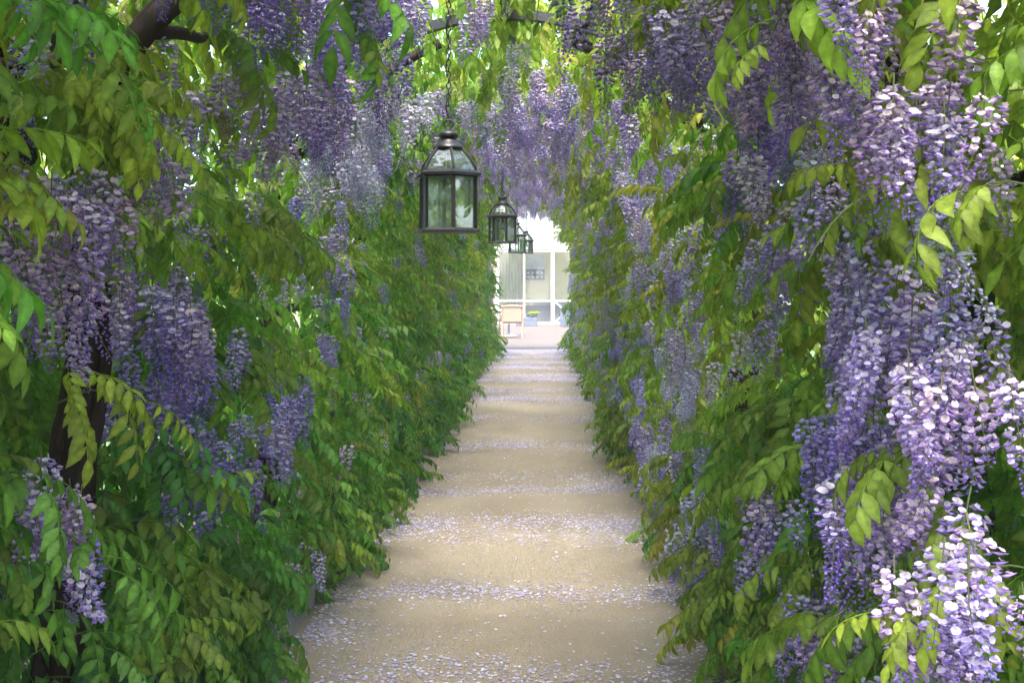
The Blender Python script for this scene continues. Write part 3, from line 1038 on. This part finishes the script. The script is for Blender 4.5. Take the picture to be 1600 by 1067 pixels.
def add_chain(root, z_top):
    mb = MB(); z = .512; i = 0; H = z_top - root.location.z
    while z < H - .01:
        pts = []
        for k in range(11):
            a = 2 * PI * k / 10
            x, zz = .0085 * math.sin(a), .0165 * math.cos(a)
            pts.append((x, 0, z + zz) if i % 2 == 0 else (0, x, z + zz))
        mb.tube(pts, .0026, 5, caps=False)
        z += .0262; i += 1
    # flex wound through the links
    n_ = int((H - .48) / .012); pts = [(.011 * math.cos(k * .42), .011 * math.sin(k * .42), .478 + k * .012) for k in range(n_)]
    mb.tube(pts, .0032, 5)
    mb.build('chain', M['lantern'], root, smooth=True)

LANT = [(-.42, 5.18, 1.816, 'largest, nearest six sided black lantern hanging on a chain over the path', 1.0),
        (-.376, 11.15, 1.960, 'second largest black lantern, hanging just behind and right of the nearest one', 1.0),
        (-.36, 17.2, 2.010, 'third lantern in the row, small, half hidden by the second one', 1.0),
        (-.294, 23.2, 2.140, 'smallest, farthest lantern in the row, pale against the white sky', 1.0)]
proto = None
for x, y, z, lab, s in LANT:
    if proto is None:
        o = proto = make_lantern()
    else:
        o = proto.copy(); C.objects.link(o)
        for ch in proto.children:
            if ch.name.startswith('chain'): continue
            c = ch.copy(); C.objects.link(c); c.parent = o
            for g in ch.children:
                d = g.copy(); C.objects.link(d); d.parent = c
    o.location = (x, y, z)
    o.scale = (1.08, 1.08, 1.0)
    o.rotation_euler = (0, 0, R({5.18: 0, 11.15: 5, 17.2: -4, 23.2: 9}[y]))
    tag(o, lab, 'lantern', 'lanterns hanging in a row under the arbour')
LR = [o for o in C.objects if o.name.startswith('hanging_lantern')]
for o in LR:
    dx = o.location.x - CX
    add_chain(o, zs(o.location.y) + math.sqrt(HR * HR - dx * dx) + .01)

# ------------------------------------------------------------------ terrace furniture
def pxx(px, d): return (px - 845) / 1778 * d
def armchair(loc, rz, label):
    root = empty('armchair', loc, rz)               # faces +Y, its back towards -Y
    tag(root, label, 'chair', 'wooden armchairs on the terrace')
    for x in (-.27, .27):
        l = MB(); l.tube([(x, .26, 0), (x, .27, .66)], [.020, .026], 4); l.build('leg', M['wood'], root)
        l = MB(); l.tube([(x, -.31, 0), (x, -.25, .42), (x, -.33, .86)], [.020, .027, .020], 4); l.build('leg', M['wood'], root)
        a = MB(); a.tube([(x * 1.06, -.30, .645), (x * 1.1, 0, .672), (x * 1.06, .30, .668)], [.020, .030, .026], 6); a.build('armrest', M['wood'], root, smooth=True)
    s = MB(); s.box((-.27, -.25, .39), (.27, .28, .45)); s.build('seat', M['wicker'], root, bevel=.015)
    b = MB(); b.box((-.255, -.02, .0), (.255, .02, .44), Matrix.Rotation(R(10), 3, 'X'), (0, -.262, .44)); b.build('backrest', M['wicker'], root, bevel=.02)
    t = MB(); t.tube([(-.29, -.345, .862), (0, -.36, .885), (.29, -.345, .862)], [.024, .028, .024], 6); t.build('top_rail', M['wood'], root, smooth=True)
    return root
armchair((pxx(801, 31.2), 31.2, .022), R(0), 'woven armchair on the terrace with its back turned to the path')
armchair((pxx(769, 32.6), 32.6, .022), R(-78), 'wooden armchair seen from the side at the left of the table')
tb = empty('pedestal_table', (pxx(795, 32.4), 32.4, .022))
tag(tb, 'small square cafe table on a grey pedestal behind the woven armchair', 'table')
t = MB(); t.box((-.38, -.38, .71), (.38, .38, .745)); t.build('table_top', M['pale'], tb, bevel=.006)
t = MB(); t.lathe([(.032, .03), (.032, .709)], 16); t.build('pedestal', M['steel'], tb, smooth=True)
t = MB(); t.lathe([(.27, 0), (.27, .012), (.20, .026), (.06, .05), (.033, .08)], 28); t.build('base', M['steel'], tb, smooth=True)

def strap_plant(parent, rng, n, h, base_z, spread, m):
    mb = MB()
    for i in range(n):
        a = rng.uniform(0, 2 * PI); out_ = rng.uniform(.3, 1) * spread; hh = h * rng.uniform(.6, 1)
        r0 = rng.uniform(0, .08)
        w_ = rng.uniform(.018, .03)
        pr = []
        for k in range(6):
            t = k / 5; rad_ = r0 + out_ * t; z = base_z + hh * (1.6 * t - 1.1 * t * t) * 1.5
            ww = w_ * (1 - t) ** .5 * (0.5 + 1.2 * t if t < .4 else 1)
            c, s = math.cos(a), math.sin(a)
            pr += [(rad_ * c - ww * s, rad_ * s + ww * c, z), (rad_ * c, rad_ * s, z - ww * .3), (rad_ * c + ww * s, rad_ * s - ww * c, z)]
        f = []
        for k in range(5):
            b = 3 * k
            f += [(b, b + 1, b + 4, b + 3), (b + 1, b + 2, b + 5, b + 4)]
        mb.add(pr, f)
    me = mb.mesh('leaves', m, True)
    o = obj('leaves', me, parent)
    a = me.color_attributes.new('col', 'FLOAT_COLOR', 'POINT')
    col = np.ones((len(me.vertices), 4), dtype=np.float32)
    a.data.foreach_set('color', col.ravel())
    o['kind'] = 'stuff'
    return o
D2 = 39.4
pl = empty('trough_planter', (pxx(823, D2), D2, .022)); tag(pl, 'low dark grey trough standing in front of the glass wall', 'planter')
hw = (840 - 806) / 2 / 1778 * D2
t = MB(); t.box((-hw, -.17, 0), (hw, .17, .16)); t.build('lower_tier', M['planter'], pl, bevel=.01)
t = MB(); t.box((-hw + .01, -.15, .1602), (hw - .01, .15, .30)); t.build('upper_tier', M['planter'], pl, bevel=.01)
pt = empty('potted_plant', (pxx(833, D2), D2, .3225)); tag(pt, 'yellow green arching plant standing in the low grey trough', 'plant')
t = MB(); t.lathe([(.09, 0), (.12, .05), (.125, .06)], 16); t.build('pot', M['planter'], pt, smooth=True)
o = strap_plant(pt, random.Random(3), 60, .17, .05, .24, M['leaf']); o.color = (.34, .38, .06, 1)
bx = empty('tall_box', (pxx(881, 39.0), 39.0, .022)); tag(bx, 'tall dark grey box with a leafy plant beside it at right end of terrace', 'box')
t = MB(); t.box((-.13, -.13, 0), (.13, .13, .60)); t.build('body', M['planter'], bx, bevel=.012)
t = MB(); t.box((-.145, -.145, .6002), (.145, .145, .635)); t.build('lid', M['planter'], bx, bevel=.006)
sh = empty('leafy_shrub', (pxx(893, 38.4), 38.4, .022)); tag(sh, 'low green shrub against the tall grey box', 'shrub')
o = strap_plant(sh, random.Random(8), 120, .34, .02, .30, M['leaf']); o.color = (.06, .15, .04, 1)

# ------------------------------------------------------------------ glazed building
BY = 40.4
def bx_(px): return pxx(px, BY)
def bz(py): return 1.6 + (438 - py) / 1778 * BY
bld = empty('glazed_building', (0, BY, 0)); tag(bld, 'low building with a white framed glass wall and a brick pier at left', 'building')
def bpart(name, a, b, m, parent=None, bevel=0.0):
    t = MB(); t.box(a, b)
    o = t.build(name, m, parent or bld, bevel=bevel)
    return o
TOP = bz(394)
XL, XR = bx_(777), 7.0
XB0 = -9.0
bpart('wall', (XB0, 0, -.05), (XL - .05, .35, TOP + .10), M['brick'])
bpart('fascia', (XB0 - .3, -.12, TOP + .1001), (XR + .3, .16, TOP + .34), M['whiteframe'])
bpart('roof', (XB0 - .3, .1601, TOP + .11), (XL - .21, 5.2, TOP + .30), M['whiteframe'])
for k in range(8):  # unseen glass roof, added to let daylight into the room
    g0 = XL - .2 + k * (XR - XL + .2) / 8; g1 = g0 + (XR - XL + .2) / 8
    bpart('added_roof_pane', (g0 + .041, .1601, TOP + .16), (g1, 3.4, TOP + .166), M['addedglass'])
    bpart('added_rafter', (g0, .1601, TOP + .1001), (g0 + .04, 3.4, TOP + .20), M['whiteframe'])
bpart('back_wall', (XL - .2, 3.2, -.02), (XR, 3.4, TOP + .10), M['inner'])
bpart('side_wall', (XR - .2, .36, -.02), (XR, 3.19, TOP + .10), M['inner'])
bpart('floor', (XL - .05, .0, -.05), (XR, 3.19, .03), M['innerfloor'])
bpart('head_rail', (XL - .05, -.02, TOP), (XR, .08, TOP + .10), M['whiteframe'])
bpart('sill_rail', (XL + .05, -.02, .031), (XR, .08, .13), M['whiteframe'])
posts = [(775, 779.5), (861, 866.5)]
x = 866.5
for a, b in posts: bpart('post', (bx_(a), -.06, .031), (bx_(b), .10, TOP - .001), M['whiteframe'])
for k in range(1, 4):
    xx = bx_(861 + 86 * k); bpart('post', (xx, -.06, .031), (xx + .12, .10, TOP - .001), M['whiteframe'])
bpart('mullion', (bx_(817.6), -.03, .131), (bx_(820.2), .08, TOP - .001), M['whiteframe'])
for k in range(3): bpart('mullion', (bx_(904 + 86 * k), -.03, .131), (bx_(906.5 + 86 * k), .08, TOP - .001), M['whiteframe'])
zr = bz(470)
spans = [(779.5, 817.6), (820.2, 861), (866.5, 904), (906.5, 947), (950, 990)]
for a, b in spans:
    bpart('cross_rail', (bx_(a) + .001, -.02, zr - .025), (bx_(b) - .001, .07, zr + .025), M['whiteframe'])
    bpart('pane', (bx_(a) + .001, .024, .131), (bx_(b) - .001, .030, zr - .026), M['window'])
    bpart('pane', (bx_(a) + .001, .024, zr + .026), (bx_(b) - .001, .030, TOP - .002), M['window'])
# curtain with folds behind the first bay
cu = MB(); v = []; n_ = 60; a, b = bx_(781), bx_(816)
for i in range(n_ + 1):
    t = i / n_; xx = a + (b - a) * t; yy = .30 + .045 * math.sin(t * 44) + .02 * math.sin(t * 17)
    v += [(xx, yy, zr - .1), (xx, yy, TOP - .03)]
cu.add(v, [(2 * i, 2 * i + 2, 2 * i + 3, 2 * i + 1) for i in range(n_)]); 
cu.build('curtain', M['curtain'], bld, smooth=True)
# things seen through the second bay: a framed hatch with shelf and dark panel
bpart('inner_frame', (bx_(818), .50, bz(442)), (bx_(853), .56, bz(392)), M['inner'])
bpart('blind', (bx_(822), .44, bz(417)), (bx_(851), .499, bz(397)), M['pale'])
bpart('shelf', (bx_(821), .40, bz(420)), (bx_(852), .498, bz(418)), M['whiteframe'])
dp = bpart('dark_panel', (bx_(822), .46, bz(437)), (bx_(851), .499, bz(421)), M['dark'])
for k in range(4):
    for j in range(2):
        t = MB(); t.lathe([(.001, -.004), (.05, -.004), (.05, .004), (.001, .004)], 10)
        o = t.build('disc', M['pale'], dp); o.location = (bx_(825.5 + k * 7), .452, bz(433 - j * 7)); o.rotation_euler = (R(90), 0, 0)
bpart('counter', (bx_(832), .9, .04), (bx_(905), 1.5, bz(470)), M['pale'])
bpart('low_cabinet', (bx_(821), .6, .04), (bx_(861), .75, bz(478)), M['steel'])
for (x0, z0), (x1, z1) in (((867, 472), (876.5, 480)), ((867, 503), (876.5, 495))):
    t = MB(); t.tube([(bx_(x0), -.10, bz(z0)), (bx_(x1), -.10, bz(z1))], .025, 6); t.build('brace', M['whiteframe'], bld)
